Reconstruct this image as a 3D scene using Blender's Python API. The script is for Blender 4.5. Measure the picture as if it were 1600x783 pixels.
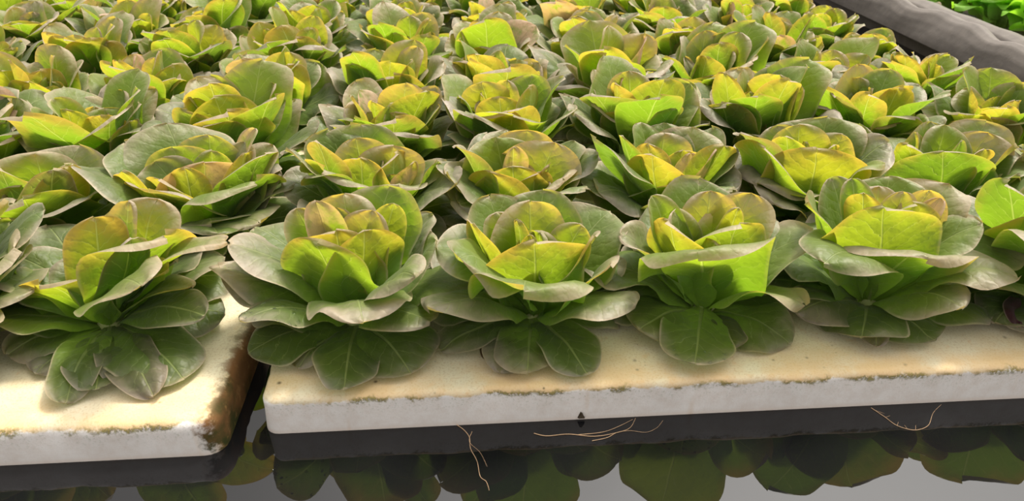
import bpy, bmesh, math, random
from mathutils import Vector, Matrix, noise

for o in list(bpy.data.objects):
    bpy.data.objects.remove(o, do_unlink=True)
scene = bpy.context.scene
COL = scene.collection

# ------------------------------------------------------------------ camera
cam_d = bpy.data.cameras.new('camera')
cam_d.sensor_width = 36.0
cam_d.lens = 36.0 * 1155.0 / 1600.0
cam_d.clip_start = 0.02
cam_d.dof.use_dof = True
cam_d.dof.focus_distance = 0.95
cam_d.dof.aperture_fstop = 10.0
cam = bpy.data.objects.new('camera', cam_d)
COL.objects.link(cam)
cam.location = (0, 0, 0.5022)
cam.rotation_euler = (math.pi / 2 - 0.52507, 0, -0.06801)
scene.camera = cam

# ------------------------------------------------------------------ sky, sun, exposure
world = bpy.data.worlds.new('world')
scene.world = world
world.use_nodes = True
wn = world.node_tree.nodes
# milky greenhouse roof: even white light that swells towards the veiled sun
SUN_DIR = Vector((0.47, 0.52, 1.12)).normalized()      # behind the bed, to the right
wl = world.node_tree.links
wg = wn.new('ShaderNodeTexCoord')
wd = wn.new('ShaderNodeVectorMath'); wd.operation = 'DOT_PRODUCT'; wd.inputs[1].default_value = SUN_DIR
wl.new(wg.outputs['Generated'], wd.inputs[0])
wc = wn.new('ShaderNodeMath'); wc.operation = 'MAXIMUM'; wc.inputs[1].default_value = 0.0
wl.new(wd.outputs['Value'], wc.inputs[0])
wp = wn.new('ShaderNodeMath'); wp.operation = 'POWER'; wp.inputs[1].default_value = 8.0
wl.new(wc.outputs[0], wp.inputs[0])
wa = wn.new('ShaderNodeMath'); wa.operation = 'MULTIPLY_ADD'; wa.inputs[1].default_value = 5.5; wa.inputs[2].default_value = 0.72
wl.new(wp.outputs[0], wa.inputs[0])
wn['Background'].inputs['Color'].default_value = (1.0, 0.965, 0.92, 1)
wl.new(wa.outputs[0], wn['Background'].inputs['Strength'])

sun_d = bpy.data.lights.new('sun', 'SUN')
sun_d.energy = 3.8
sun_d.angle = math.radians(12)
sun_d.color = (1.0, 0.91, 0.76)
sun = bpy.data.objects.new('sun', sun_d)
COL.objects.link(sun)
sun.rotation_euler = SUN_DIR.to_track_quat('Z', 'Y').to_euler()

vs = scene.view_settings
vs.view_transform = 'Standard'
vs.look = 'None'
vs.gamma = 1.0
vs.use_curve_mapping = False
vs.exposure = 0.30

WATER_Z = -0.0455
FRONT_R = 0.582        # front edge of the right raft
FRONT_L = 0.556        # front edge of the left raft


# ------------------------------------------------------------------ helpers
def tag(o, label=None, cat=None, group=None, kind=None):
    if label: o['label'] = label
    if cat: o['category'] = cat
    if group: o['group'] = group
    if kind: o['kind'] = kind
    return o


def link(name, me, mat=None, parent=None, loc=(0, 0, 0)):
    o = bpy.data.objects.new(name, me)
    COL.objects.link(o)
    o.location = loc
    if mat and me is not None and not me.materials:
        me.materials.append(mat)
    if parent:
        o.parent = parent
    return o


def smooth(me):
    me.polygons.foreach_set('use_smooth', [True] * len(me.polygons))


def sstep(a, b, x):
    t = min(1, max(0, (x - a) / (b - a)))
    return t * t * (3 - 2 * t)


class NT:
    """small node-tree writer"""
    def __init__(self, name):
        self.mat = bpy.data.materials.new(name)
        self.mat.use_nodes = True
        self.t = self.mat.node_tree
        self.t.nodes.clear()

    def n(self, typ, **kw):
        nd = self.t.nodes.new(typ)
        for k, v in kw.items():
            if k == 'inp':
                for i, val in v.items():
                    self.put(nd.inputs[i], val)
            else:
                setattr(nd, k, v)
        return nd

    def put(self, sock, val):
        if isinstance(val, bpy.types.NodeSocket):
            self.t.links.new(val, sock)
        elif isinstance(val, bpy.types.Node):
            self.t.links.new(val.outputs[0], sock)
        else:
            if isinstance(val, (tuple, list)) and len(val) == 3 and sock.type == 'RGBA':
                val = (*val, 1)
            sock.default_value = val

    def m(self, op, a, b=0.0, c=0.0, clamp=False):
        nd = self.n('ShaderNodeMath', operation=op, use_clamp=clamp)
        self.put(nd.inputs[0], a)
        self.put(nd.inputs[1], b)
        if op in ('MULTIPLY_ADD', 'SMOOTH_MIN', 'SMOOTH_MAX', 'COMPARE'):
            self.put(nd.inputs[2], c)
        return nd.outputs[0]

    def step(self, x, a, b):
        nd = self.n('ShaderNodeMapRange', interpolation_type='SMOOTHSTEP')
        self.put(nd.inputs['Value'], x)
        self.put(nd.inputs['From Min'], a)
        self.put(nd.inputs['From Max'], b)
        return nd.outputs[0]

    def mix(self, f, a, b, blend='MIX'):
        nd = self.n('ShaderNodeMix', data_type='RGBA', blend_type=blend)
        self.put(nd.inputs[0], f)
        self.put(nd.inputs[6], a)
        self.put(nd.inputs[7], b)
        return nd.outputs[2]

    def noise(self, vec, scale, detail=3.0, rough=0.55):
        nd = self.n('ShaderNodeTexNoise')
        self.put(nd.inputs['Vector'], vec)
        self.put(nd.inputs['Scale'], scale)
        self.put(nd.inputs['Detail'], detail)
        self.put(nd.inputs['Roughness'], rough)
        return nd.outputs['Fac']

    def out(self, sh):
        o = self.n('ShaderNodeOutputMaterial')
        self.put(o.inputs['Surface'], sh)
        return self.mat


# ------------------------------------------------------------------ materials
def leaf_material(name, green=False):
    k = NT(name)
    uv = k.n('ShaderNodeUVMap', uv_map='blade').outputs[0]
    sep = k.n('ShaderNodeSeparateXYZ', inp={0: uv})
    v, u = sep.outputs[0], sep.outputs[1]
    uvm = k.n('ShaderNodeUVMap', uv_map='metric').outputs[0]
    sepm = k.n('ShaderNodeSeparateXYZ', inp={0: uvm})
    dl, ln = sepm.outputs[0], sepm.outputs[1]
    oi = k.n('ShaderNodeObjectInfo')
    rnd = oi.outputs['Random']
    co = k.n('ShaderNodeTexCoord').outputs['Object']
    age = k.n('ShaderNodeAttribute', attribute_type='OBJECT', attribute_name='age').outputs['Fac']
    vv = k.m('MULTIPLY_ADD', v, 2.0, -1.0)
    av = k.m('ABSOLUTE', vv)
    ad = k.m('ABSOLUTE', k.m('MULTIPLY_ADD', dl, 0.2, -0.1))        # metres off the midrib
    n1 = k.noise(co, 38.0, 4.0)
    n2 = k.noise(co, 160.0, 3.0)
    # veins: side veins sweep up and outwards from the midrib
    ang = k.m('ADD', k.m('MULTIPLY', ln, 0.2), k.m('ADD', k.m('MULTIPLY', ad, -0.95), k.m('MULTIPLY', k.m('MULTIPLY', ad, ad), 4.0)))
    ang = k.m('ADD', ang, k.m('MULTIPLY', n1, 0.030))
    sv = k.m('ABSOLUTE', k.m('SINE', k.m('MULTIPLY', ang, 190.0)))
    side = k.m('SUBTRACT', 1.0, k.step(sv, 0.0, 0.13))
    side = k.m('MULTIPLY', side, k.m('SUBTRACT', 1.0, k.m('POWER', av, 3.0)), clamp=True)
    ribw = k.m('MULTIPLY_ADD', u, -0.0026, 0.0034)
    rib = k.m('SUBTRACT', 1.0, k.step(ad, k.m('MULTIPLY', ribw, 0.45), ribw))
    vein = k.m('MAXIMUM', k.m('MULTIPLY', side, 0.75), k.m('MULTIPLY', rib, 0.9))
    # bronze pigment toward the rim and the tip, patchy
    pg = k.m('ADD', k.m('MULTIPLY', k.m('POWER', av, 2.5), 0.5), k.m('POWER', u, 2.2))
    pg = k.m('ADD', pg, k.m('MULTIPLY_ADD', n1, 1.0, -0.55))
    pg = k.m('ADD', pg, k.m('MULTIPLY_ADD', rnd, 0.5, -0.35))
    pig = k.step(pg, 0.34, 1.30)
    basep = k.step(k.m('ADD', u, k.m('MULTIPLY_ADD', n1, 0.3, -0.15)), 0.74, 0.15)                                     # pale towards the petiole
    agec = k.step(age, 0.25, 1.0)
    young = k.step(age, 0.5, 0.0)
    if green:
        up = k.mix(basep, (0.24, 0.48, 0.06), (0.42, 0.60, 0.17))
        dn = up
        tr = k.mix(basep, (0.42, 0.78, 0.04), (0.5, 0.75, 0.15))
        up = k.mix(k.m('MULTIPLY', vein, 0.6), up, (0.4, 0.55, 0.18))
        tf = 0.45
    else:
        # upper face: dull bloom over green, greyer and more mauve with age
        g_up = k.mix(agec, (0.180, 0.245, 0.040), (0.066, 0.100, 0.022))
        p_up = k.mix(agec, (0.490, 0.415, 0.300), (0.310, 0.268, 0.215))
        up = k.mix(pig, g_up, p_up)
        bfac = k.m('MULTIPLY', basep, k.m('MULTIPLY_ADD', k.step(age, 0.75, 1.0), -0.55, 0.85))
        up = k.mix(bfac, up, (0.26, 0.44, 0.040))
        up = k.mix(k.m('MULTIPLY', vein, 0.55), up, (0.30, 0.36, 0.13))
        # lower face
        g_dn = k.mix(agec, (0.115, 0.220, 0.030), (0.070, 0.120, 0.032))
        p_dn = k.mix(agec, (0.300, 0.225, 0.060), (0.140, 0.115, 0.070))
        dn = k.mix(pig, g_dn, p_dn)
        dn = k.mix(bfac, dn, (0.27, 0.45, 0.045))
        dn = k.mix(k.m('MULTIPLY', vein, 0.8), dn, (0.36, 0.43, 0.13))
        # light that comes through
        g_tr = k.mix(agec, (0.30, 0.48, 0.018), (0.22, 0.38, 0.022))
        g_tr = k.mix(k.m('MULTIPLY', young, k.step(u, 0.35, 0.85)), g_tr, (0.58, 0.58, 0.025))
        g_tr = k.mix(bfac, g_tr, (0.27, 0.47, 0.020))
        p_tr = k.mix(agec, (0.66, 0.45, 0.050), (0.30, 0.26, 0.07))
        tr = k.mix(pig, g_tr, p_tr)
        tr = k.mix(k.m('MULTIPLY', vein, 0.35), tr, (0.75, 0.85, 0.2))
        pink_glare = k.n('ShaderNodeAttribute', attribute_type='OBJECT', attribute_name='pink_glare').outputs['Fac']  # pink glare on leaf bulges, painted into the colour
        bl = k.m('MULTIPLY', pink_glare, k.m('MULTIPLY', k.step(u, 0.30, 0.70), k.step(n1, 0.30, 0.55)))
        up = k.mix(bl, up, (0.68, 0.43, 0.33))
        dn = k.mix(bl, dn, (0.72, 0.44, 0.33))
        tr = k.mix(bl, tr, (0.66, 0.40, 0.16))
        old = k.step(age, 1.05, 1.2)
        up = k.mix(old, up, (0.075, 0.022, 0.034))
        dn = k.mix(old, dn, (0.10, 0.028, 0.045))
        tf = k.m('MULTIPLY_ADD', agec, -0.18, 0.54)
    if not green:
        edge = k.m('MAXIMUM', k.step(av, 0.93, 0.985), k.step(u, 0.978, 0.995))  # paler leaf margin, also painting in light caught by the thin rim
        edge = k.m('MULTIPLY', k.m('MULTIPLY', edge, k.step(u, 0.3, 0.6)), 0.6)
        up = k.mix(edge, up, (0.52, 0.42, 0.30))
        dn = k.mix(edge, dn, (0.52, 0.42, 0.26))
    spk = k.m('MULTIPLY_ADD', n2, 0.5, 0.75)
    up = k.mix(1.0, up, k.n('ShaderNodeCombineXYZ', inp={0: spk, 1: spk, 2: spk}).outputs[0], 'MULTIPLY')
    back = k.n('ShaderNodeNewGeometry').outputs['Backfacing']
    base = k.mix(back, up, dn)
    # relief: veins and blisters between them
    quilt = k.m('MULTIPLY', k.m('POWER', sv, 0.6), 0.20)
    hgt = k.m('ADD', k.m('ADD', quilt, k.m('MULTIPLY', rib, -0.5)), k.m('MULTIPLY', k.noise(co, 85.0, 2.0), 0.9))
    bump = k.n('ShaderNodeBump', inp={'Strength': 0.55, 'Distance': 0.0035, 'Height': hgt})
    rough = k.m('MULTIPLY_ADD', n2, 0.25, 0.34)
    pr = k.n('ShaderNodeBsdfPrincipled', inp={'Base Color': base, 'Roughness': rough, 'Normal': bump,
                                               'Specular IOR Level': 0.38, 'Sheen Weight': 0.0 if green else 0.12,
                                               'Sheen Roughness': 0.5, 'Sheen Tint': (0.9, 0.85, 0.9)})
    tl = k.n('ShaderNodeBsdfTranslucent', inp={'Color': tr, 'Normal': bump})
    ms = k.n('ShaderNodeMixShader', inp={0: tf, 1: pr.outputs[0], 2: tl.outputs[0]})
    return k.out(ms.outputs[0])


def foam_material(name, front_y, right_edge_algae, x_right):
    k = NT(name)
    geo = k.n('ShaderNodeNewGeometry')
    pos = geo.outputs['Position']
    ps = k.n('ShaderNodeSeparateXYZ', inp={0: pos})
    pz = ps.outputs[2]
    big = k.noise(pos, 14.0, 5.0, 0.6)
    mid = k.noise(pos, 60.0, 5.0, 0.65)
    fine = k.noise(pos, 420.0, 2.0)
    stretch = k.n('ShaderNodeVectorMath', operation='MULTIPLY', inp={0: pos, 1: (1.0, 1.0, 3.0)}).outputs[0]
    grit = k.noise(stretch, 900.0, 1.0)
    top = k.mix(k.step(big, 0.35, 0.7), (0.74, 0.67, 0.50), (0.69, 0.58, 0.38))
    top = k.mix(k.m('MULTIPLY', k.step(fine, 0.50, 0.68), 0.45), top, (0.50, 0.37, 0.20))
    top = k.mix(k.m('MULTIPLY', k.step(mid, 0.56, 0.72), 0.40), top, (0.70, 0.44, 0.20))
    dist = k.m('SUBTRACT', ps.outputs[1], front_y)
    nearf = k.step(k.m('ADD', dist, k.m('MULTIPLY_ADD', mid, 0.06, -0.03)), 0.075, 0.0)
    rust = k.m('MULTIPLY', nearf, k.step(k.m('ADD', big, k.m('MULTIPLY', mid, 0.3)), 0.38, 0.72))
    top = k.mix(k.m('MULTIPLY', rust, 0.62), top, (0.72, 0.46, 0.21))
    side = k.mix(k.step(mid, 0.3, 0.75), (0.86, 0.82, 0.79), (0.78, 0.71, 0.66))
    side = k.mix(k.m('MULTIPLY', k.m('MULTIPLY', k.step(fine, 0.55, 0.68), k.step(pz, -0.034, -0.008)), 0.45), side, (0.42, 0.44, 0.33))
    run = k.noise(k.n('ShaderNodeVectorMath', operation='MULTIPLY', inp={0: pos, 1: (38.0, 38.0, 5.0)}).outputs[0], 1.0, 2.0)
    side = k.mix(k.m('MULTIPLY', k.step(run, 0.60, 0.78), 0.5), side, (0.62, 0.40, 0.20))
    wl = k.step(k.m('ADD', ps.outputs[2], k.m('MULTIPLY', mid, 0.006)), WATER_Z + 0.010, WATER_Z + 0.002)
    side = k.mix(k.m('MULTIPLY', wl, 0.30), side, (0.60, 0.42, 0.28))
    wob = k.m('ADD', pz, k.m('MULTIPLY_ADD', mid, 0.016, -0.008))
    col = k.mix(k.step(wob, -0.0085, -0.0055), side, top)
    # algae in the worn arris
    rim = k.m('MULTIPLY', k.step(wob, -0.0120, -0.0080), k.step(wob, -0.0030, -0.0060))
    al = k.m('MULTIPLY', rim, k.step(k.m('ADD', big, k.m('MULTIPLY_ADD', mid, 0.5, -0.25)), 0.44, 0.56))
    al = k.m('MULTIPLY', al, k.step(fine, 0.30, 0.52))
    agr = k.mix(k.step(fine, 0.40, 0.62), (0.035, 0.042, 0.010), (0.26, 0.22, 0.05))
    col = k.mix(k.m('MULTIPLY', al, 0.85), col, agr)
    # brown and green growth on the flank along the channel between the boards
    fx = k.m('MULTIPLY', k.m('SUBTRACT', x_right, ps.outputs[0]), 1.0 if x_right < 0 else 50.0)
    fm_ = k.m('ADD', fx, k.m('MULTIPLY_ADD', mid, 0.05, -0.025))
    flank = k.m('MULTIPLY', k.step(fm_, 0.020, 0.008), k.step(pz, 0.004, -0.004))
    fl = k.mix(k.step(big, 0.40, 0.62), (0.20, 0.095, 0.035), (0.040, 0.045, 0.010))
    fl = k.mix(k.step(mid, 0.52, 0.72), fl, (0.33, 0.19, 0.07))
    col = k.mix(k.m('MULTIPLY', flank, right_edge_algae), col, fl)
    # dirt specks
    vor = k.n('ShaderNodeTexVoronoi', inp={'Vector': pos, 'Scale': 80.0})
    vr = k.n('ShaderNodeSeparateColor', inp={0: vor.outputs['Color']}).outputs[0]
    sp = k.m('MULTIPLY', k.step(vor.outputs['Distance'], k.m('MULTIPLY', k.m('SUBTRACT', vr, 0.62), 0.8), 0.0), k.step(vr, 0.62, 0.64))
    sp = k.m('MULTIPLY', sp, k.step(big, 0.38, 0.52))
    sp = k.m('MULTIPLY', sp, k.step(pz, -0.008, -0.004))
    col = k.mix(k.m('MULTIPLY', sp, 0.85), col, (0.06, 0.035, 0.018))
    hgt = k.m('ADD', k.m('MULTIPLY', fine, 0.5), k.m('MULTIPLY', grit, 0.5))
    bump = k.n('ShaderNodeBump', inp={'Strength': 0.35, 'Distance': 0.002, 'Height': hgt})
    pr = k.n('ShaderNodeBsdfPrincipled', inp={'Base Color': col, 'Roughness': 0.72, 'Normal': bump, 'Specular IOR Level': 0.25})
    return k.out(pr.outputs[0])


def plain(name, col, rough=0.7, var=0.25, scale=40.0, bumpd=0.0, spec=0.3):
    k = NT(name)
    co = k.n('ShaderNodeTexCoord').outputs['Object']
    nz = k.noise(co, scale, 4.0)
    c = k.mix(nz, tuple(x * (1 - var) for x in col), tuple(min(1, x * (1 + var)) for x in col))
    ins = {'Base Color': c, 'Roughness': rough, 'Specular IOR Level': spec}
    if bumpd:
        ins['Normal'] = k.n('ShaderNodeBump', inp={'Strength': 0.5, 'Distance': bumpd, 'Height': nz})
    pr = k.n('ShaderNodeBsdfPrincipled', inp=ins)
    return k.out(pr.outputs[0])


def water_material():
    k = NT('dark_water')
    pos = k.n('ShaderNodeNewGeometry').outputs['Position']
    h = k.noise(pos, 9.0, 2.0)
    bump = k.n('ShaderNodeBump', inp={'Strength': 0.12, 'Distance': 0.004, 'Height': h})
    pr = k.n('ShaderNodeBsdfPrincipled', inp={'Base Color': (0.006, 0.006, 0.007), 'Roughness': 0.015, 'IOR': 1.50, 'Normal': bump})
    return k.out(pr.outputs[0])


M_LEAF = leaf_material('red_lettuce_leaf')
M_GREEN = leaf_material('green_lettuce_leaf', True)
M_STEM = plain('lettuce_stem', (0.36, 0.40, 0.16), 0.5)
M_WATER = water_material()
M_FOAM_R = foam_material('foam_board_right', FRONT_R, 0.95, 0.97)
M_FOAM_L = foam_material('foam_board_left', FRONT_L, 1.0, -0.25)
M_LINER = plain('pond_liner_cloth', (0.125, 0.110, 0.100), 0.75, 0.35, 30.0, 0.003)
M_LINER2 = plain('pond_liner_lower', (0.085, 0.085, 0.085), 0.6, 0.3, 25.0, 0.003)
M_ROOT = plain('root_fibre', (0.50, 0.33, 0.20), 0.7)
M_DIRT = plain('dark_crumb', (0.05, 0.035, 0.02), 0.9)


# ------------------------------------------------------------------ the setting: pond water, liner walls
def grid_mesh(name, fn, nu, nv):
    vs_, fs = [], []
    for i in range(nu + 1):
        for j in range(nv + 1):
            vs_.append(fn(i / nu, j / nv))
    for i in range(nu):
        for j in range(nv):
            a = i * (nv + 1) + j
            fs.append((a, a + nv + 1, a + nv + 2, a + 1))
    me = bpy.data.meshes.new(name)
    me.from_pydata(vs_, [], fs)
    smooth(me)
    return me


wm = bpy.data.meshes.new('water')
wm.from_pydata([(-3.2, -1.2, WATER_Z), (1.256, -1.2, WATER_Z), (1.256, 4.2, WATER_Z), (-3.2, 4.2, WATER_Z)], [], [(0, 1, 2, 3)])
tag(link('water_surface', wm, M_WATER), 'black still pond water mirroring the raft and leaves', 'water', kind='structure')

fm = bpy.data.meshes.new('pond_floor')
fm.from_pydata([(-3.4, -1.4, -0.34), (4.2, -1.4, -0.34), (4.2, 4.4, -0.34), (-3.4, 4.4, -0.34)], [], [(0, 1, 2, 3)])
tag(link('floor', fm, M_LINER2), kind='structure')


def liner(u, v):
    """cloth folded over the pond wall: v runs from under water, over the crest, down behind it"""
    y = -0.6 + 4.8 * u
    nz = noise.noise((y * 3.1, 0.3, 1.7)) + 0.6 * noise.noise((y * 7.3, 2.0, 4.1))
    dr = noise.noise((y * 4.5, v * 2.5, 9.0))
    prof = [(1.262, -0.30), (1.252, -0.06), (1.246, -0.012), (1.232, -0.004), (1.207, -0.002), (1.209, 0.008), (1.214, 0.024), (1.222, 0.042), (1.236, 0.060),
            (1.252, 0.068), (1.270, 0.062), (1.281, 0.040), (1.289, 0.015), (1.300, 0.016), (1.314, 0.046), (1.340, 0.056),
            (1.366, 0.050), (1.385, 0.030), (1.395, 0.0), (1.400, -0.30)]
    f = v * (len(prof) - 1)
    i = min(int(f), len(prof) - 2)
    t = f - i
    x = prof[i][0] * (1 - t) + prof[i + 1][0] * t
    z = prof[i][1] * (1 - t) + prof[i + 1][1] * t
    amp = sstep(0.0, 0.06, z) * (1.0 if v < 0.62 else 0.6)
    x += 0.034 * nz * amp + 0.012 * dr * sstep(-0.02, 0.03, z)
    z += 0.026 * nz * amp * (1 if v < 0.6 else 0.5) + 0.004 * noise.noise((y * 14, v * 6, 0)) * amp
    return (x, y, z)


tag(link('wall_right', grid_mesh('liner', liner, 220, 76), M_LINER), kind='structure')


# ------------------------------------------------------------------ floating foam boards
def foam_board(name, x0, x1, y0, y1, mat, seed, label, bev=0.007):
    """board with rounded, slightly worn edges, top at z = 0"""
    z1, z0 = 0.0, -0.075
    cx, cy = (x0 + x1) / 2, (y0 + y1) / 2
    hx, hy, rc = (x1 - x0) / 2, (y1 - y0) / 2, bev + 0.008
    out = []                                     # outline: point on the corner-rounded rectangle and its outward normal
    for (sx, sy, a0) in ((1, -1, -90), (1, 1, 0), (-1, 1, 90), (-1, -1, 180)):
        for q in range(6):
            a = math.radians(a0 + 90 * q / 5)
            n_ = Vector((math.cos(a), math.sin(a), 0))
            out.append((Vector((sx * (hx - rc), sy * (hy - rc), 0)) + n_ * rc, n_))
        nxt = {0: ((hx, -hy + rc), (hx, hy - rc), (1, 0)), 90: ((hx - rc, hy), (-hx + rc, hy), (0, 1)),
               180: ((-hx, hy - rc), (-hx, -hy + rc), (-1, 0)), 270: ((-hx + rc, -hy), (hx - rc, -hy), (0, -1))}[a0 + 90]
        m = 150 if abs(nxt[2][1]) else 70
        for q in range(1, m):
            t = q / m
            out.append((Vector((nxt[0][0] * (1 - t) + nxt[1][0] * t, nxt[0][1] * (1 - t) + nxt[1][1] * t, 0)), Vector((*nxt[2], 0))))
    rings = [(0.006, z0), (0.0, z0 + 0.006), (0.0, -0.045), (0.0, -bev - 0.010), (0.0, -bev - 0.003)]
    rings += [(bev * (1 - math.cos(math.radians(a))), -bev + bev * math.sin(math.radians(a))) for a in (0, 18, 36, 54, 72, 90)]
    rings += [(bev + 0.005, 0.0)]
    bm = bmesh.new()
    prev = None
    for ri, (ins, z) in enumerate(rings):
        cur = []
        for p, n_ in out:
            q = Vector((p.x + cx, p.y + cy, seed))
            wear = sstep(-0.030, -0.010, z) * (1 - sstep(bev * 0.8, bev + 0.004, ins))
            j = ins + wear * (0.0030 * (noise.noise(q * 19) + 0.3) + 0.0012 * noise.noise(q * 90 + Vector((0, 0, z * 60))))
            zz = z - wear * 0.0022 * (noise.noise(q * 27 + Vector((3, 0, 0))) + 0.4)
            cur.append(bm.verts.new((p.x - n_.x * j, p.y - n_.y * j, zz)))
        if prev:
            for i in range(len(cur)):
                k2 = (i + 1) % len(cur)
                bm.faces.new((prev[i], prev[k2], cur[k2], cur[i]))
        else:
            bm.faces.new(list(reversed(cur)))
        prev = cur
    bm.faces.new(prev)
    me = bpy.data.meshes.new(name)
    bm.to_mesh(me)
    bm.free()
    smooth(me)
    return tag(link(name, me, mat, None, (cx, cy, 0)), label, 'raft', 'floating foam boards')


ROWP = 0.208
DEPTH = 3 * ROWP - 0.006
ords = ['first', 'second', 'third', 'fourth', 'fifth', 'sixth', 'seventh', 'eighth', 'ninth', 'tenth']
foam_board('foam_raft', -0.217, 0.985, FRONT_R, FRONT_R + DEPTH, M_FOAM_R, 1.0,
           'long stained white foam raft under the front lettuces right of the channel')
foam_board('foam_raft', -1.452, -0.250, FRONT_L, FRONT_L + DEPTH, M_FOAM_L, 5.0,
           'cream foam raft at lower left with algae-covered rounded corner', 0.012)
for i in (1, 2):
    foam_board('foam_raft', -0.217, 0.985, FRONT_R + i * 3 * ROWP, FRONT_R + i * 3 * ROWP + DEPTH, M_FOAM_R, 1.0 + i,
               'foam raft right of the channel under the %s rows of lettuces' % ('fourth to sixth', 'seventh to ninth')[i - 1])
    foam_board('foam_raft', -1.452, -0.250, FRONT_L + i * 3 * ROWP, FRONT_L + i * 3 * ROWP + DEPTH, M_FOAM_L, 5.0 + i,
               'foam raft left of the channel under the %s rows of lettuces' % ('fourth to sixth', 'seventh to ninth')[i - 1])


# ------------------------------------------------------------------ lettuce leaves
def leaf_mesh(rt, zt, w, bend, cup, roll, seed, lat=0.0, nu=20, nv=12, b_tip=0.50, frill=1.0, floor_z=0.002):
    """One leaf as a curved blade: base at the stem, midrib in the local x-z plane, tip at (rt, lat, zt).
    bend = how far the midrib arches over (deg), cup = sides turned up (+) or down (-), roll = rim turned back."""
    rg = random.Random(seed)
    r0, z0 = 0.006, 0.008
    ss = [1 - (1 - i / nu) ** 1.45 for i in range(nu + 1)]
    bd = math.radians(bend)
    pts = [(0.0, 0.0)]
    angs = []
    for i in range(nu + 1):
        s = ss[i]
        a = -bd * s ** 1.25 - roll * 0.75 * sstep(0.80, 1.0, s)
        angs.append(a)
        if i:
            am = 0.5 * (angs[i - 1] + a)
            d = ss[i] - ss[i - 1]
            pts.append((pts[-1][0] + d * math.cos(am), pts[-1][1] + d * math.sin(am)))
    ex, ez = pts[-1]
    dx, dz = rt - r0, zt - z0
    sc = math.hypot(dx, dz) / math.hypot(ex, ez)
    rot = math.atan2(dz, dx) - math.atan2(ez, ex)
    cr_, sr_ = math.cos(rot), math.sin(rot)
    tw = math.radians(rg.uniform(-24, 24))
    f1, f2 = rg.uniform(1.3, 2.4), rg.uniform(1.3, 2.4)
    ph = [rg.uniform(0, 6.28) for _ in range(8)]
    asym = rg.uniform(-0.08, 0.08)
    notch = rg.choice([0, 0, 0.03, 0.05])
    a_t = 0.95
    tm = a_t / (a_t + b_tip)
    nrm = tm ** a_t * (1 - tm) ** b_tip
    verts, uvb, uvm = [], [], []
    for i in range(nu + 1):
        s = ss[i]
        px = r0 + sc * (pts[i][0] * cr_ - pts[i][1] * sr_)
        pz = z0 + sc * (pts[i][0] * sr_ + pts[i][1] * cr_)
        th = angs[i] + rot
        T = Vector((math.cos(th), 0, math.sin(th)))
        t = max(0.0, (s - 0.05) / 0.95)
        half = 0.5 * w * (0.15 * (1 - s) ** 0.7 + (t ** a_t * max(0.0, 1 - t) ** b_tip) / nrm)
        S = Vector((0, 1, 0))
        N = S.cross(T) * -1.0            # inner / upper side
        ca, sa = math.cos(tw * s), math.sin(tw * s)
        S, N = S * ca + N * sa, N * ca - S * sa
        kap = cup * 0.95 / (0.5 * w) * (0.55 + 0.45 * sstep(0.1, 0.6, s))
        for j in range(nv + 1):
            v = -1 + 2 * j / nv
            av = abs(v)
            side = 0 if v < 0 else 1
            d = v * half * (1 + asym * (1 if v > 0 else -1))
            d *= 1 + 0.075 * frill * av * math.sin(ph[side] + s * (9 + 3 * side))
            if abs(kap) > 1e-3:
                lx = math.sin(kap * d) / kap
                n = (1 - math.cos(kap * d)) / kap
            else:
                lx, n = d, 0.0
            e = max(0.0, (av - 0.58) / 0.42)
            n -= roll * 0.30 * half * e * e * (0.65 + 0.45 * math.sin(ph[2 + side] + s * 7))
            n += frill * (0.042 + 0.050 * roll) * w * av * av * math.sin(ph[4 + side] + 6.28 * (f1 if side else f2) * s) * sstep(0.1, 0.4, s)
            n += 0.0022 * sstep(0.15, 0.4, s) * math.sin(ph[6] + v * 3.1 + s * 8) * math.sin(ph[7] + v * 5 - s * 5)
            n -= 0.0016 * (1 - s) * math.exp(-(d / 0.003) ** 2)           # midrib stands proud below
            back = notch * w * math.exp(-(v / 0.35) ** 2) * sstep(0.85, 1.0, s)
            p = Vector((px, lat * s ** 1.2, pz)) + S * lx + N * n - T * back
            if p.z < floor_z:
                p.z = floor_z + 0.12 * (floor_z - p.z) * (0.5 + 0.5 * math.sin(20 * v + ph[0])) * 0.2
            verts.append(p)
            uvb.append((0.5 + 0.5 * v, s))
            uvm.append((0.5 + d / 0.2, s * sc / 0.2))
    faces = []
    for i in range(nu):
        for j in range(nv):
            a = i * (nv + 1) + j
            faces.append((a, a + nv + 1, a + nv + 2, a + 1))
    me = bpy.data.meshes.new('leaf')
    me.from_pydata(verts, [], faces)
    smooth(me)
    idx = [0] * len(me.loops)
    me.loops.foreach_get('vertex_index', idx)
    for nm, src in (('blade', uvb), ('metric', uvm)):
        lay = me.uv_layers.new(name=nm)
        flat = []
        for q in idx:
            flat.extend(src[q])
        lay.data.foreach_set('uv', flat)
    return me


def stem_mesh(seed):
    rg = random.Random(seed)
    prof = [(0.008, -0.012), (0.009, 0.0), (0.0125, 0.006), (0.014, 0.014), (0.010, 0.026), (0.0, 0.032)]
    vs_, fs = [], []
    n = 10
    for (r, z) in prof:
        for a in range(n):
            q = r * (1 + 0.12 * math.sin(3 * a + rg.random()))
            vs_.append((q * math.cos(6.283 * a / n), q * math.sin(6.283 * a / n), z))
    for i in range(len(prof) - 1):
        for a in range(n):
            fs.append((i * n + a, i * n + (a + 1) % n, (i + 1) * n + (a + 1) % n, (i + 1) * n + a))
    me = bpy.data.meshes.new('stem')
    me.from_pydata(vs_, [], fs)
    smooth(me)
    return me


STEM = stem_mesh(3)
STEM.materials.append(M_STEM)

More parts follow.
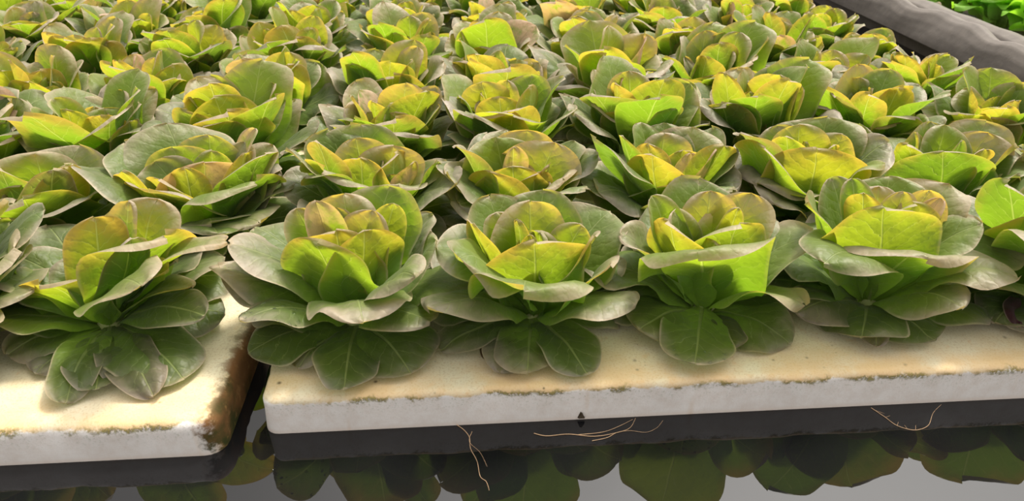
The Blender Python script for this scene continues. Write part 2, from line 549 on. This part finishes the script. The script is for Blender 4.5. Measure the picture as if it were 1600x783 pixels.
# every leaf of the lettuces in the two nearest rows: (azimuth deg, reach m, tip height m, width m, arch deg, cup, rim roll, age)
HAND = {
 'B': ((-0.129, 0.701), [
  (-90,0.125,0.115,0.088,50,-0.2,0.2,0.75),
  (-94,0.141,0.074,0.09,50,-0.2,0.2,0.85),
  (-51,0.13,0.073,0.075,50,-0.3,0.3,0.85),
  (-61,0.123,0.014,0.075,45,-0.3,0.2,1),
  (-34,0.097,0.009,0.05,40,-0.2,0.2,1),
  (0,0.123,0.006,0.068,45,-0.2,0.2,0.95),
  (34,0.116,0.006,0.095,50,-0.4,0.3,0.9),
  (47,0.12,0.06,0.075,50,-0.3,0.3,0.8),
  (90,0.095,0.111,0.085,35,0.3,0.3,0.65),
  (119,0.104,0.116,0.075,40,0.2,0.3,0.7),
  (147,0.078,0.147,0.1,35,0.5,0.4,0.5),
  (-173,0.05,0.147,0.085,30,0.6,0.3,0.3),
  (-118,0.129,0.101,0.085,45,0.1,0.3,0.7),
  (-111,0.057,0.145,0.055,25,0.6,0.2,0.5),
  (-116,0.034,0.156,0.05,20,0.9,0.2,0.35),
  (-153,0.039,0.137,0.055,20,0.8,0.2,0.3),
  (134,0.036,0.138,0.075,25,0.8,0.3,0.2),
  (121,0.058,0.143,0.05,20,0.9,0.2,0.2),
  (-35,0.043,0.131,0.11,35,0.5,0.5,0.35),
  (48,0.03,0.137,0.09,20,0.6,0.3,0.2),
  (-90,0.007,0.133,0.09,25,0.7,0.3,0.2),
  (43,0.111,0.117,0.065,60,0.3,0.6,0.6),
  (13,0.11,0.081,0.1,70,0.2,0.7,0.6),
 ]),
 'C': ((0.071, 0.701), [
  (-90,0.106,0.104,0.105,45,0.1,0.3,0.7),
  (-54,0.14,0.077,0.095,50,-0.3,0.3,0.75),
  (-60,0.122,0.007,0.055,45,-0.2,0.2,1),
  (-37,0.096,0.006,0.035,35,0.2,0.1,1.2),
  (-23,0.109,0.006,0.05,40,-0.1,0.2,1),
  (-8,0.11,0.006,0.068,45,-0.2,0.3,0.75),
  (23,0.121,0.006,0.062,45,0.2,0.2,1),
  (55,0.125,0.067,0.095,45,-0.3,0.3,0.8),
  (-10,0.114,0.115,0.12,65,0.3,0.7,0.45),
  (57,0.091,0.102,0.095,35,0.4,0.3,0.4),
  (-49,0.109,0.128,0.095,60,0.3,0.7,0.5),
  (-3,0.045,0.131,0.118,20,0.6,0.3,0.3),
  (81,0.066,0.116,0.085,20,0.6,0.3,0.25),
  (-90,0.065,0.131,0.08,20,0.7,0.3,0.2),
  (-178,0.03,0.141,0.095,25,0.6,0.3,0.2),
  (-117,0.044,0.132,0.06,20,0.8,0.3,0.4),
  (100,0.055,0.12,0.065,20,0.8,0.3,0.3),
  (-147,0.084,0.129,0.1,35,0.4,0.4,0.6),
  (167,0.087,0.127,0.1,35,0.4,0.4,0.6),
  (122,0.114,0.107,0.12,40,0.2,0.3,0.65),
  (-90,0.004,0.121,0.028,10,0.9,0.1,0.1),
 ]),
 'D': ((0.271, 0.701), [
  (-90,0.105,0.111,0.07,40,0.6,0.4,0.65),
  (-58,0.104,0.02,0.085,45,-0.3,0.2,0.75),
  (-20,0.12,0.006,0.078,45,-0.1,0.2,0.8),
  (6,0.085,0.012,0.045,40,-0.1,0.2,1.1),
  (46,0.108,0.006,0.08,55,-0.3,0.3,0.7),
  (44,0.114,0.063,0.085,65,0.2,0.6,0.5),
  (90,0.115,0.104,0.105,35,0.2,0.3,0.55),
  (-28,0.104,0.138,0.135,60,0.4,0.7,0.3),
  (45,0.028,0.131,0.095,35,0.6,0.5,0.3),
  (-80,0.057,0.131,0.075,20,0.6,0.3,0.2),
  (-106,0.072,0.147,0.055,25,0.9,0.4,0.4),
  (-116,0.046,0.13,0.065,20,0.8,0.3,0.3),
  (172,0.045,0.139,0.075,20,0.6,0.3,0.15),
  (127,0.066,0.137,0.085,25,0.6,0.4,0.25),
  (178,0.085,0.134,0.12,40,0.4,0.5,0.65),
  (121,0.108,0.098,0.07,40,0.3,0.3,0.7),
  (110,0.03,0.134,0.035,10,0.9,0.1,0.1),
  (-120,0.099,0.087,0.08,45,0.2,0.3,0.7),
 ]),
 'E': ((0.471, 0.701), [
  (-90,0.102,0.142,0.08,35,0.5,0.5,0.4),
  (-53,0.143,0.118,0.09,60,0.3,0.7,0.6),
  (-43,0.055,0.155,0.13,25,0.6,0.3,0.25),
  (-4,0.087,0.121,0.135,65,0.3,0.7,0.5),
  (78,0.096,0.121,0.07,50,0.4,0.5,0.5),
  (58,0.134,0.081,0.07,60,0.1,0.5,0.6),
  (102,0.185,0.088,0.12,45,0.1,0.3,0.7),
  (27,0.103,0.059,0.08,55,-0.2,0.4,0.7),
  (-31,0.099,0.02,0.09,45,-0.3,0.2,0.95),
  (22,0.092,0.009,0.085,45,-0.3,0.2,0.95),
  (72,0.133,0.013,0.08,45,-0.3,0.2,0.9),
  (-21,0.096,0.011,0.035,40,-0.1,0.2,1.1),
  (-69,0.112,0.024,0.075,45,-0.2,0.2,1.1),
  (156,0.082,0.138,0.11,35,0.5,0.4,0.5),
  (118,0.107,0.135,0.105,35,0.4,0.4,0.5),
  (100,0.06,0.138,0.045,20,0.9,0.2,0.3),
  (58,0.019,0.143,0.08,25,0.7,0.4,0.15),
  (-178,0.035,0.143,0.065,20,0.8,0.3,0.35),
  (135,0.028,0.143,0.065,20,0.8,0.3,0.3),
  (118,0.064,0.139,0.065,20,0.7,0.3,0.15),
  (-114,0.05,0.161,0.055,25,0.9,0.3,0.5),
  (-133,0.073,0.149,0.07,35,0.4,0.4,0.65),
  (-90,0.04,0.153,0.05,20,0.8,0.3,0.2),
 ]),
 'F': ((0.671, 0.701), [
  (-90,0.078,0.16,0.085,35,0.5,0.4,0.6),
  (-62,0.132,0.062,0.085,45,-0.3,0.3,0.8),
  (-54,0.101,0.014,0.065,40,-0.2,0.2,0.9),
  (-41,0.093,0.015,0.04,35,0.1,0.2,1.2),
  (153,0.068,0.137,0.11,35,0.4,0.4,0.6),
  (-36,0.037,0.13,0.12,30,0.6,0.4,0.3),
  (-124,0.018,0.142,0.08,20,0.7,0.3,0.25),
  (124,0.036,0.143,0.08,25,0.7,0.3,0.2),
  (90,0.047,0.136,0.085,30,0.5,0.3,0.4),
  (90,0.097,0.11,0.1,40,0.2,0.3,0.6),
  (-38,0.116,0.112,0.12,60,0.3,0.6,0.5),
  (14,0.085,0.095,0.09,50,-0.2,0.3,0.7),
  (-25,0.099,0.02,0.08,45,-0.2,0.2,0.9),
  (28,0.079,0.011,0.08,45,-0.2,0.2,0.9),
 ]),
 'A': ((-0.408, 0.716), [
  (128,0.08,0.14,0.108,20,0.5,0.2,0.15),
  (125,0.052,0.148,0.05,20,0.8,0.3,0.5),
  (90,0.018,0.147,0.07,20,0.9,0.3,0.15),
  (78,0.097,0.131,0.12,45,0.5,0.5,0.35),
  (83,0.156,0.121,0.065,45,0.3,0.3,0.3),
  (65,0.071,0.134,0.055,30,0.2,0.3,0.85),
  (-36,0.056,0.092,0.095,40,0.4,0.4,0.25),
  (-78,0.094,0.084,0.065,40,0.3,0.3,0.4),
  (-108,0.098,0.081,0.08,50,-0.1,0.3,0.7),
  (-69,0.11,0.046,0.085,35,0.1,0.2,0.6),
  (-54,0.103,0.015,0.055,45,-0.2,0.2,0.7),
  (-28,0.095,0.006,0.06,40,-0.2,0.2,1),
  (3,0.133,0.006,0.05,50,0.1,0.2,0.8),
  (15,0.125,0.006,0.06,45,0.1,0.2,1),
  (47,0.156,0.006,0.085,45,-0.2,0.2,0.9),
  (28,0.117,0.006,0.05,45,0,0.2,0.9),
  (35,0.157,0.006,0.05,40,0,0.2,1.1),
  (44,0.135,0.118,0.085,50,0.1,0.3,0.45),
  (67,0.104,0.099,0.045,30,0.6,0.2,0.15),
  (75,0.116,0.073,0.055,40,0.3,0.3,0.35),
  (65,0.144,0.055,0.055,45,-0.1,0.2,0.9),
  (90,0.089,0.087,0.055,30,0.3,0.2,0.9),
  (-134,0.058,0.077,0.07,45,0.1,0.3,0.7),
 ]),
 'B2': ((-0.129, 0.909), [
  (-78,0.1,0.144,0.095,45,0.1,0.3,0.75),
  (-90,0.063,0.148,0.065,30,0.7,0.3,0.5),
  (-170,0.071,0.143,0.125,35,0.4,0.4,0.6),
  (-137,0.082,0.14,0.09,35,0.4,0.4,0.6),
  (-152,0.034,0.139,0.095,20,0.7,0.4,0.3),
  (-90,0.006,0.127,0.085,20,0.7,0.3,0.35),
  (90,0.04,0.127,0.085,25,0.7,0.4,0.4),
  (132,0.045,0.127,0.1,20,0.6,0.3,0.2),
  (90,0.06,0.115,0.05,20,0.9,0.2,0.2),
  (90,0.094,0.114,0.105,30,0.3,0.2,0.4),
  (-44,0.069,0.128,0.1,60,0.3,0.6,0.4),
  (-55,0.087,0.12,0.07,60,0.3,0.6,0.6),
  (37,0.075,0.11,0.1,60,0.3,0.6,0.5),
  (106,0.108,0.099,0.085,45,0,0.3,0.75),
 ]),
 'C2': ((0.071, 0.909), [
  (-90,0.082,0.136,0.075,35,0.7,0.4,0.6),
  (-68,0.105,0.113,0.085,45,0.3,0.4,0.7),
  (-144,0.05,0.131,0.115,25,0.5,0.4,0.35),
  (165,0.062,0.132,0.105,25,0.5,0.4,0.3),
  (-171,0.081,0.126,0.09,35,0.4,0.4,0.6),
  (112,0.054,0.129,0.125,25,0.6,0.3,0.2),
  (126,0.101,0.116,0.12,35,0.3,0.4,0.6),
  (-146,0.012,0.128,0.045,10,0.9,0.1,0.1),
  (-52,0.049,0.111,0.085,25,0.6,0.3,0.3),
  (-27,0.022,0.113,0.095,20,0.6,0.3,0.25),
  (54,0.068,0.103,0.095,40,0.5,0.5,0.2),
  (49,0.03,0.103,0.065,25,0.7,0.3,0.3),
  (-53,0.101,0.081,0.07,50,0,0.3,0.8),
 ]),
 'D2': ((0.271, 0.909), [
  (-79,0.106,0.145,0.095,45,0.2,0.3,0.75),
  (-90,0.062,0.144,0.055,30,0.9,0.3,0.5),
  (-152,0.057,0.144,0.065,30,0.9,0.4,0.5),
  (171,0.071,0.135,0.085,35,0.4,0.4,0.6),
  (177,0.03,0.135,0.085,25,0.6,0.3,0.4),
  (139,0.079,0.131,0.105,35,0.4,0.4,0.4),
  (133,0.117,0.121,0.085,40,0.3,0.3,0.7),
  (-44,0.042,0.13,0.085,20,0.5,0.2,0.05),
  (-90,0.026,0.132,0.06,20,0.8,0.2,0.3),
  (90,0.02,0.122,0.075,20,0.7,0.3,0.1),
  (52,0.033,0.125,0.055,20,0.9,0.2,0.25),
  (74,0.073,0.134,0.105,30,0.5,0.2,0.3),
  (62,0.063,0.133,0.04,20,0.9,0.2,0.3),
  (101,0.105,0.112,0.095,40,0.1,0.3,0.7),
  (4,0.06,0.097,0.12,65,0.2,0.6,0.65),
  (-64,0.112,0.087,0.09,50,-0.1,0.3,0.8),
  (67,0.101,0.09,0.085,50,-0.1,0.3,0.8),
 ]),
 'E2': ((0.471, 0.909), [
  (-65,0.093,0.137,0.125,20,0.5,0.3,0.35),
  (-20,0.053,0.138,0.14,20,0.4,0.2,0.02),
  (-90,0.104,0.144,0.085,45,0.3,0.4,0.7),
  (-61,0.103,0.092,0.11,60,0.2,0.6,0.8),
  (-146,0.06,0.134,0.095,35,0.4,0.4,0.6),
  (-145,0.025,0.146,0.105,20,0.6,0.3,0.1),
  (145,0.086,0.137,0.135,35,0.4,0.5,0.5),
  (103,0.044,0.135,0.095,20,0.6,0.3,0.1),
  (-77,0.046,0.142,0.065,20,0.7,0.2,0.3),
  (90,0.107,0.125,0.085,45,0.2,0.3,0.8),
  (57,0.092,0.115,0.095,55,0.3,0.6,0.2),
  (67,0.026,0.128,0.05,20,0.9,0.2,0.3),
  (120,0.1,0.133,0.1,35,0.3,0.4,0.6),
 ]),
 'F2': ((0.671, 0.909), [
  (-45,0.057,0.126,0.145,20,0.5,0.3,0.5),
  (-177,0.06,0.129,0.105,35,0.4,0.4,0.6),
  (126,0.101,0.127,0.105,35,0.4,0.4,0.6),
  (114,0.075,0.123,0.095,20,0.6,0.3,0.1),
  (172,0.04,0.133,0.085,25,0.6,0.4,0.35),
  (76,0.041,0.115,0.075,20,0.7,0.3,0.25),
  (83,0.086,0.118,0.095,35,0.4,0.3,0.45),
  (-90,0.067,0.121,0.065,25,0.7,0.4,0.3),
  (-113,0.052,0.13,0.065,20,0.6,0.3,0.1),
  (54,0.086,0.093,0.105,50,0,0.3,0.8),
 ]),
 'A2': ((-0.345, 0.895), [
  (-86,0.143,0.131,0.105,45,-0.1,0.3,0.8),
  (-116,0.114,0.138,0.115,40,0.2,0.3,0.65),
  (-146,0.096,0.153,0.145,40,0.3,0.4,0.6),
  (-132,0.045,0.138,0.105,30,0.6,0.4,0.35),
  (-101,0.053,0.126,0.085,40,0.5,0.4,0.6),
  (-76,0.084,0.127,0.085,20,0.6,0.2,0.1),
  (-47,0.044,0.12,0.095,20,0.6,0.2,0.25),
  (-2,0.03,0.134,0.055,20,0.8,0.2,0.2),
  (59,0.02,0.133,0.125,20,0.5,0.2,0.3),
  (137,0.027,0.136,0.065,20,0.7,0.2,0.3),
  (90,0.066,0.139,0.075,20,0.7,0.2,0.25),
  (126,0.068,0.139,0.085,30,0.5,0.4,0.5),
  (171,0.051,0.146,0.105,25,0.5,0.3,0.35),
  (90,0.091,0.138,0.115,30,0.4,0.3,0.5),
  (119,0.102,0.13,0.105,35,0.3,0.3,0.5),
  (61,0.102,0.121,0.135,60,0.3,0.6,0.45),
  (-32,0.071,0.114,0.125,65,0.2,0.6,0.6),
  (24,0.088,0.083,0.115,50,-0.2,0.3,0.85),
  (101,0.105,0.097,0.085,45,-0.1,0.2,1.1),
  (119,0.083,0.157,0.065,30,0.8,0.3,0.3),
 ]),
 'Z2': ((-0.550, 0.880), [
  (165,0.031,0.141,0.135,20,0.5,0.2,0.35),
  (141,0.078,0.138,0.125,40,0.2,0.3,0.6),
  (90,0.056,0.136,0.055,20,0.8,0.2,0.3),
  (-90,0.019,0.136,0.105,35,0.3,0.3,0.5),
  (62,0.064,0.142,0.065,25,0.5,0.2,0.7),
  (73,0.068,0.141,0.065,20,0.8,0.2,0.1),
  (26,0.067,0.118,0.135,40,0.5,0.4,0.35),
  (28,0.011,0.117,0.095,35,0.6,0.4,0.6),
  (28,0.091,0.072,0.12,50,-0.1,0.3,0.85),
  (-4,0.06,0.096,0.1,50,0,0.3,0.7),
 ]),
}

ROOTS = [
 ('thin forked root hanging into the water left of centre', [
  ([(-0.0186, 0.5822), (-0.0109, 0.5737), (-0.0055, 0.5625), (-0.0047, 0.5473), (0.0014, 0.5295), (0.0039, 0.5098), (0.0095, 0.5027), (0.0119, 0.4919)], 0.00042),
  ([(-0.0027, 0.571), (-0.0056, 0.5564), (0.0049, 0.5408), (0.0111, 0.5217)], 0.00024),
 ]),
 ('long branching root floating flat along the raft front', [
  ([(0.0612, 0.5641), (0.0741, 0.5595), (0.0966, 0.5605), (0.1226, 0.5556), (0.1457, 0.559), (0.1616, 0.5651), (0.1707, 0.579)], 0.00048),
  ([(0.1053, 0.5589), (0.1326, 0.5611), (0.1521, 0.569), (0.1676, 0.5776)], 0.00036),
  ([(0.1194, 0.5494), (0.1356, 0.5529), (0.1481, 0.5598), (0.1619, 0.561), (0.177, 0.5578), (0.1896, 0.5632), (0.199, 0.5738)], 0.00030),
 ]),
 ('fine curved root with hairs floating near the right end', [
  ([(0.428, 0.5778), (0.4356, 0.5631), (0.442, 0.5496), (0.4566, 0.542), (0.4743, 0.5474), (0.49, 0.5651), (0.5065, 0.5776)], 0.00036),
  ([(0.4301, 0.5738), (0.4381, 0.5679)], 0.00018),
  ([(0.4367, 0.5626), (0.4423, 0.5645)], 0.00018),
  ([(0.442, 0.5496), (0.4461, 0.5548)], 0.00018),
  ([(0.45, 0.5446), (0.4501, 0.5498)], 0.00018),
  ([(0.4582, 0.5426), (0.4618, 0.549)], 0.00018),
 ]),
]


def plant_root(name, x, y, label, cat, group, z=0.0):
    o = bpy.data.objects.new(name, None)
    COL.objects.link(o)
    o.empty_display_size = 0.02
    o.location = (x, y, z)
    tag(o, label, cat, group)
    link('stem', STEM, None, o)
    return o


def add_leaf(root, me, az, age, mat=None, tilt=0.0, sc=1.0, yaw_j=0.0):
    """az in degrees: 0 faces the near water edge (-y), 90 faces +x"""
    o = bpy.data.objects.new('leaf', me)
    COL.objects.link(o)
    if not me.materials:
        me.materials.append(mat or M_LEAF)
    o.parent = root
    o.rotation_euler = (0, math.radians(tilt), math.radians(az - 90 + yaw_j))
    o.scale = (sc, sc, sc)
    o['age'] = float(age)
    return o


def hand_leaf(root, row, seed, lift=0.0):
    az, r, z, w, bend, cup, roll, age = row
    x, f = r * math.sin(math.radians(az)), r * math.cos(math.radians(az))
    el = z / max(r, 0.01)
    k = 1.0 - 0.55 * sstep(0.8, 2.2, el)
    ff = f
    if el > 1.3:
        ff = f + 0.018 if f > -0.001 else f - 0.008
    face = math.atan2(x * k, ff)
    rf = x * math.sin(face) + f * math.cos(face)
    lat = x * math.cos(face) - f * math.sin(face)
    if el > 1.0:
        front = math.cos(face)
        if front > 0.4: cup *= 0.5
        bend = bend - (52 if front > 0.4 else 40) if bend <= 35 else bend - 25
    me = leaf_mesh(max(rf, 0.012), z, w, bend, cup, roll, seed, lat=lat, nu=22, nv=14, floor_z=0.002 + lift)
    return add_leaf(root, me, math.degrees(face), age)


# shared leaf shapes for the lettuces further back: kind -> [(mesh, age)]
rg = random.Random(11)
LIB = {}
def lib(kind, n, rr, zr, wr, br, cr, lr, ar):
    LIB[kind] = []
    for i in range(n):
        u = rg.uniform
        me = leaf_mesh(u(*rr), u(*zr), u(*wr), u(*br), u(*cr), u(*lr), rg.random(), lat=u(-0.03, 0.03), nu=16, nv=10)
        me.materials.append(M_LEAF)
        LIB[kind].append((me, u(*ar)))
lib('low', 8, (0.10, 0.13), (0.006, 0.035), (0.07, 0.095), (40, 55), (-0.35, 0.0), (0.2, 0.3), (0.85, 1.05))
lib('outer', 12, (0.10, 0.13), (0.07, 0.11), (0.085, 0.11), (25, 55), (-0.2, 0.3), (0.3, 0.7), (0.55, 0.85))
lib('mid', 24, (0.060, 0.095), (0.105, 0.155), (0.075, 0.110), (-20, 30), (0.1, 0.6), (0.1, 0.7), (0.25, 0.65))
lib('inner', 20, (0.03, 0.06), (0.11, 0.15), (0.06, 0.095), (-40, 0), (0.2, 0.9), (0.1, 0.5), (0.02, 0.40))
lib('heart', 10, (0.012, 0.025), (0.085, 0.125), (0.035, 0.065), (-25, 10), (0.6, 1.1), (0.1, 0.3), (0.1, 0.5))


def auto_leaves(root, rg, rings, sc=1.0):
    for kind, n in rings:
        a0 = rg.uniform(0, 360)
        for i in range(n):
            me, age = rg.choice(LIB[kind])
            lf = add_leaf(root, me, a0 + 360 * i / n + rg.uniform(-22, 22), age + rg.uniform(-0.08, 0.08),
                     tilt=rg.uniform(-8, 8) if kind not in ('low',) else 0.0, sc=sc * rg.uniform(0.86, 1.10))
            if kind in ('inner', 'mid') and rg.random() < 0.045: lf['pink_glare'] = rg.uniform(0.5, 0.9)


LABELS = {
 'A': 'front-row lettuce on the cream left raft with a tall orange-tinged back leaf',
 'B': 'broad green front-row lettuce at the channel corner of the right raft',
 'C': 'front-row lettuce with a heart-shaped bronze centre leaf, second from the channel',
 'D': 'front-row lettuce with a round wet leaf lying toward the raft edge',
 'E': 'wide front-row lettuce with pale rolled rims, fourth right of the channel',
 'F': 'front-row lettuce cut by the right picture edge, fifth right of the channel',
 'A2': 'second-row lettuce with a blistered leaf painted with pink glare, nearest left of the channel',
 'B2': 'second-row lettuce first right of the channel with dark inner leaves',
 'C2': 'second-row lettuce second right of the channel with an open yellow-green cup',
 'D2': 'second-row lettuce third right of the channel with pointed yellow front leaf',
 'E2': 'second-row lettuce fourth right of the channel with golden fan-shaped front leaf',
 'F2': 'second-row lettuce fifth right of the channel with big olive-brown front leaf',
 'Z2': 'second-row lettuce second left of the channel beside the left picture edge',
}
GROUP = 'red lettuces on the floating rafts'
GLARE_LEAVES = {('B', 14), ('A2', 19), ('A2', 8), ('B2', 8), ('D2', 10), ('D2', 12), ('E', 15), ('C2', 7)}  # leaves whose colour carries the painted pink glare
WET = [None, None]
for key, (pos, leaves) in HAND.items():
    rg = random.Random(key)
    root = plant_root('red_lettuce', pos[0], pos[1], LABELS[key], 'lettuce', GROUP)
    for i, row in enumerate(leaves):
        lift = 0.0035 * ((i * 7) % 4) if row[2] < 0.03 else 0.0
        if (key, i) == ('D', 2): lift = 0.016
        lf = hand_leaf(root, row, '%s%d' % (key, i), lift)
        if (key, i) in GLARE_LEAVES: lf['pink_glare'] = 0.65
        if (key, i) == ('D', 2): WET[0] = lf
        if (key, i) == ('B', 2): WET[1] = lf
    if len(key) == 1:
        auto_leaves(root, rg, [('heart', 4)])
        for a in (105, 140, 175, 210, 245):
            me, age = rg.choice(LIB['outer'])
            add_leaf(root, me, a + rg.uniform(-15, 15), age, tilt=12)
        for a in (100, 120, 145, 165, 185, 200, 225, 240, 260):
            me, age = rg.choice(LIB['low'])
            add_leaf(root, me, a + rg.uniform(-15, 15), age)
    else:
        auto_leaves(root, rg, [('heart', 4), ('low', 9)])
        for a in (-100, -50, 0, 50, 100, 130, 180, 230):
            me, age = rg.choice(LIB['outer'])
            add_leaf(root, me, a + rg.uniform(-15, 15), age)

# the rest of the bed, row by row
def in_view(x, y):
    # rough sideways extent of the photograph at that distance, plus a margin
    z = y * 0.863 + 0.2
    return -0.72 * z - 0.22 < x - 0.068 * y < 0.72 * z + 0.25

for r in range(0, 9):
    for c in range(-6, 6):
        rg = random.Random(1000 + r * 50 + c)
        if c >= 0:
            x, y = -0.129 + 0.2 * c, 0.701 + ROWP * r
            where = '%s right of the channel' % ords[c]
        else:
            x, y = -0.350 + 0.2 * (c + 1), 0.690 + ROWP * r
            where = '%s left of the channel' % ords[-c - 1]
        if (r == 0 and -1 <= c <= 4) or (r == 1 and -2 <= c <= 4):
            continue
        if not in_view(x, y):
            continue
        x += rg.uniform(-0.008, 0.008); y += rg.uniform(-0.008, 0.008)
        root = plant_root('red_lettuce', x, y, 'bronze-green lettuce in the %s row back from the open water, %s' % (ords[r], where), 'lettuce', GROUP)
        sc = rg.uniform(1.0, 1.14) if c < 5 else rg.uniform(0.85, 0.95)
        if c == 5:
            x -= (0.03, 0.03, 0.03, 0.05, 0.08, 0.09, 0.09, 0.09, 0.09)[r]
            if r >= 4: sc = 0.80
        rings = [('low', 6), ('outer', 8), ('mid', 10), ('inner', 8), ('heart', 4)]
        if r >= 4: rings = [('low', 4), ('outer', 7), ('mid', 10), ('inner', 7), ('heart', 3)]
        auto_leaves(root, rg, rings, sc)

# ------------------------------------------------------------------ bright green lettuces in the next bed
rg = random.Random(77)
GL = []
for i in range(8):
    me = leaf_mesh(rg.uniform(0.09, 0.13), rg.uniform(0.05, 0.12), rg.uniform(0.10, 0.13), rg.uniform(40, 60), rg.uniform(0.0, 0.4), 0.4, rg.random(), nu=14, nv=10, frill=1.8)
    me.materials.append(M_GREEN)
    GL.append(me)
gb = foam_board('foam_raft', 1.43, 2.25, 0.9, 3.6, M_FOAM_R, 9.0, 'foam raft in the next bed beyond the liner wall')
gi = 0
for (x, y) in ((1.52, 1.62), (1.53, 1.83), (1.52, 2.04), (1.53, 2.25), (1.52, 2.46), (1.70, 1.90), (1.71, 2.11), (1.70, 2.32)):
    root = plant_root('green_lettuce', x, y, 'bright green lettuce beyond the liner wall, %s of the %s line' % (ords[gi if gi < 5 else gi - 5], 'near' if gi < 5 else 'far'),
                      'lettuce', 'green lettuces in the next bed', -0.02)
    gi += 1
    for kind, n, t, s in ((0, 10, 4, 1.15), (1, 8, -18, 1.1), (2, 6, -40, 0.95)):
        for q in range(n):
            add_leaf(root, rg.choice(GL), 360 * q / n + rg.uniform(-15, 15) + kind * 20, 0.3, M_GREEN, tilt=t + rg.uniform(-5, 5), sc=s * rg.uniform(0.9, 1.1))
gb.location.z = -0.02


# ------------------------------------------------------------------ loose roots floating on the water
def tube_mesh(paths, name):
    vs_, fs = [], []
    for path, r in paths:
        b = len(vs_)
        n = 5
        for i, p in enumerate(path):
            p = Vector(p)
            t = (Vector(path[min(i + 1, len(path) - 1)]) - Vector(path[max(i - 1, 0)])).normalized()
            sx = t.cross(Vector((0, 0, 1))).normalized()
            sy = sx.cross(t)
            rr = r * (1 - 0.6 * i / (len(path) - 1))
            for a in range(n):
                q = 6.283 * a / n
                vs_.append(p + sx * rr * math.cos(q) + sy * rr * math.sin(q))
        for i in range(len(path) - 1):
            for a in range(n):
                fs.append((b + i * n + a, b + i * n + (a + 1) % n, b + (i + 1) * n + (a + 1) % n, b + (i + 1) * n + a))
    me = bpy.data.meshes.new(name)
    me.from_pydata(vs_, [], fs)
    smooth(me)
    return me


def spline(pts, n=8):
    out = []
    for i in range(len(pts) - 1):
        p0, p1, p2, p3 = (Vector(pts[max(0, min(len(pts) - 1, i + q))]) for q in (-1, 0, 1, 2))
        for j in range(n):
            t = j / n
            out.append(0.5 * (2 * p1 + (p2 - p0) * t + (2 * p0 - 5 * p1 + 4 * p2 - p3) * t * t + (3 * p1 - p0 - 3 * p2 + p3) * t ** 3))
    out.append(Vector(pts[-1]))
    return out


for label, strands in ROOTS:
    ox, oy = strands[0][0][0]
    paths = [(spline([(x - ox, y - oy, 0.0006) for x, y in pts]), r) for pts, r in strands]
    tag(link('loose_root', tube_mesh(paths, 'loose_root'), M_ROOT, None, (ox, oy, WATER_Z)), label, 'root')


# ------------------------------------------------------------------ water beads on two of the front leaves
def bead_mesh():
    bm = bmesh.new()
    bmesh.ops.create_uvsphere(bm, u_segments=10, v_segments=6, radius=1.0)
    for v in bm.verts:
        v.co.z *= 0.55
    me = bpy.data.meshes.new('water_droplet')
    bm.to_mesh(me); bm.free(); smooth(me)
    k = NT('water_bead')
    pr = k.n('ShaderNodeBsdfPrincipled', inp={'Base Color': (0.95, 1.0, 0.95), 'Roughness': 0.03, 'IOR': 1.33, 'Transmission Weight': 1.0})
    me.materials.append(k.out(pr.outputs[0]))
    return me


BEAD = bead_mesh()
for leaf_o, n, seed in ((WET[0], 16, 4), (WET[1], 18, 9)):
    rg = random.Random(seed)
    me = leaf_o.data
    for i in range(n):
        f = me.polygons[rg.randrange(int(len(me.polygons) * 0.45), int(len(me.polygons) * 0.96))]
        nrm = f.normal
        o = link('water_droplet', BEAD, None, leaf_o, f.center + nrm * 0.0003)
        o.rotation_euler = nrm.to_track_quat('Z', 'Y').to_euler()
        q = rg.uniform(0.0012, 0.0027)
        o.scale = (q, q * rg.uniform(0.8, 1.2), q)


# a small dark chip stuck in the raft front at the waterline
cm = bpy.data.meshes.new('debris_chip')
cm.from_pydata([(-0.004, 0, -0.003), (0.004, 0, -0.003), (0.003, -0.003, -0.002), (-0.003, -0.003, -0.002), (-0.001, 0, 0.005), (0.001, -0.0015, 0.004)], [],
               [(0, 1, 2, 3), (0, 3, 5, 4), (3, 2, 5), (2, 1, 4, 5)])
tag(link('debris_chip', cm, M_DIRT, None, (0.113, FRONT_R - 0.0002, WATER_Z + 0.006)), 'tiny dark chip lodged in the white raft front at the waterline', 'debris')
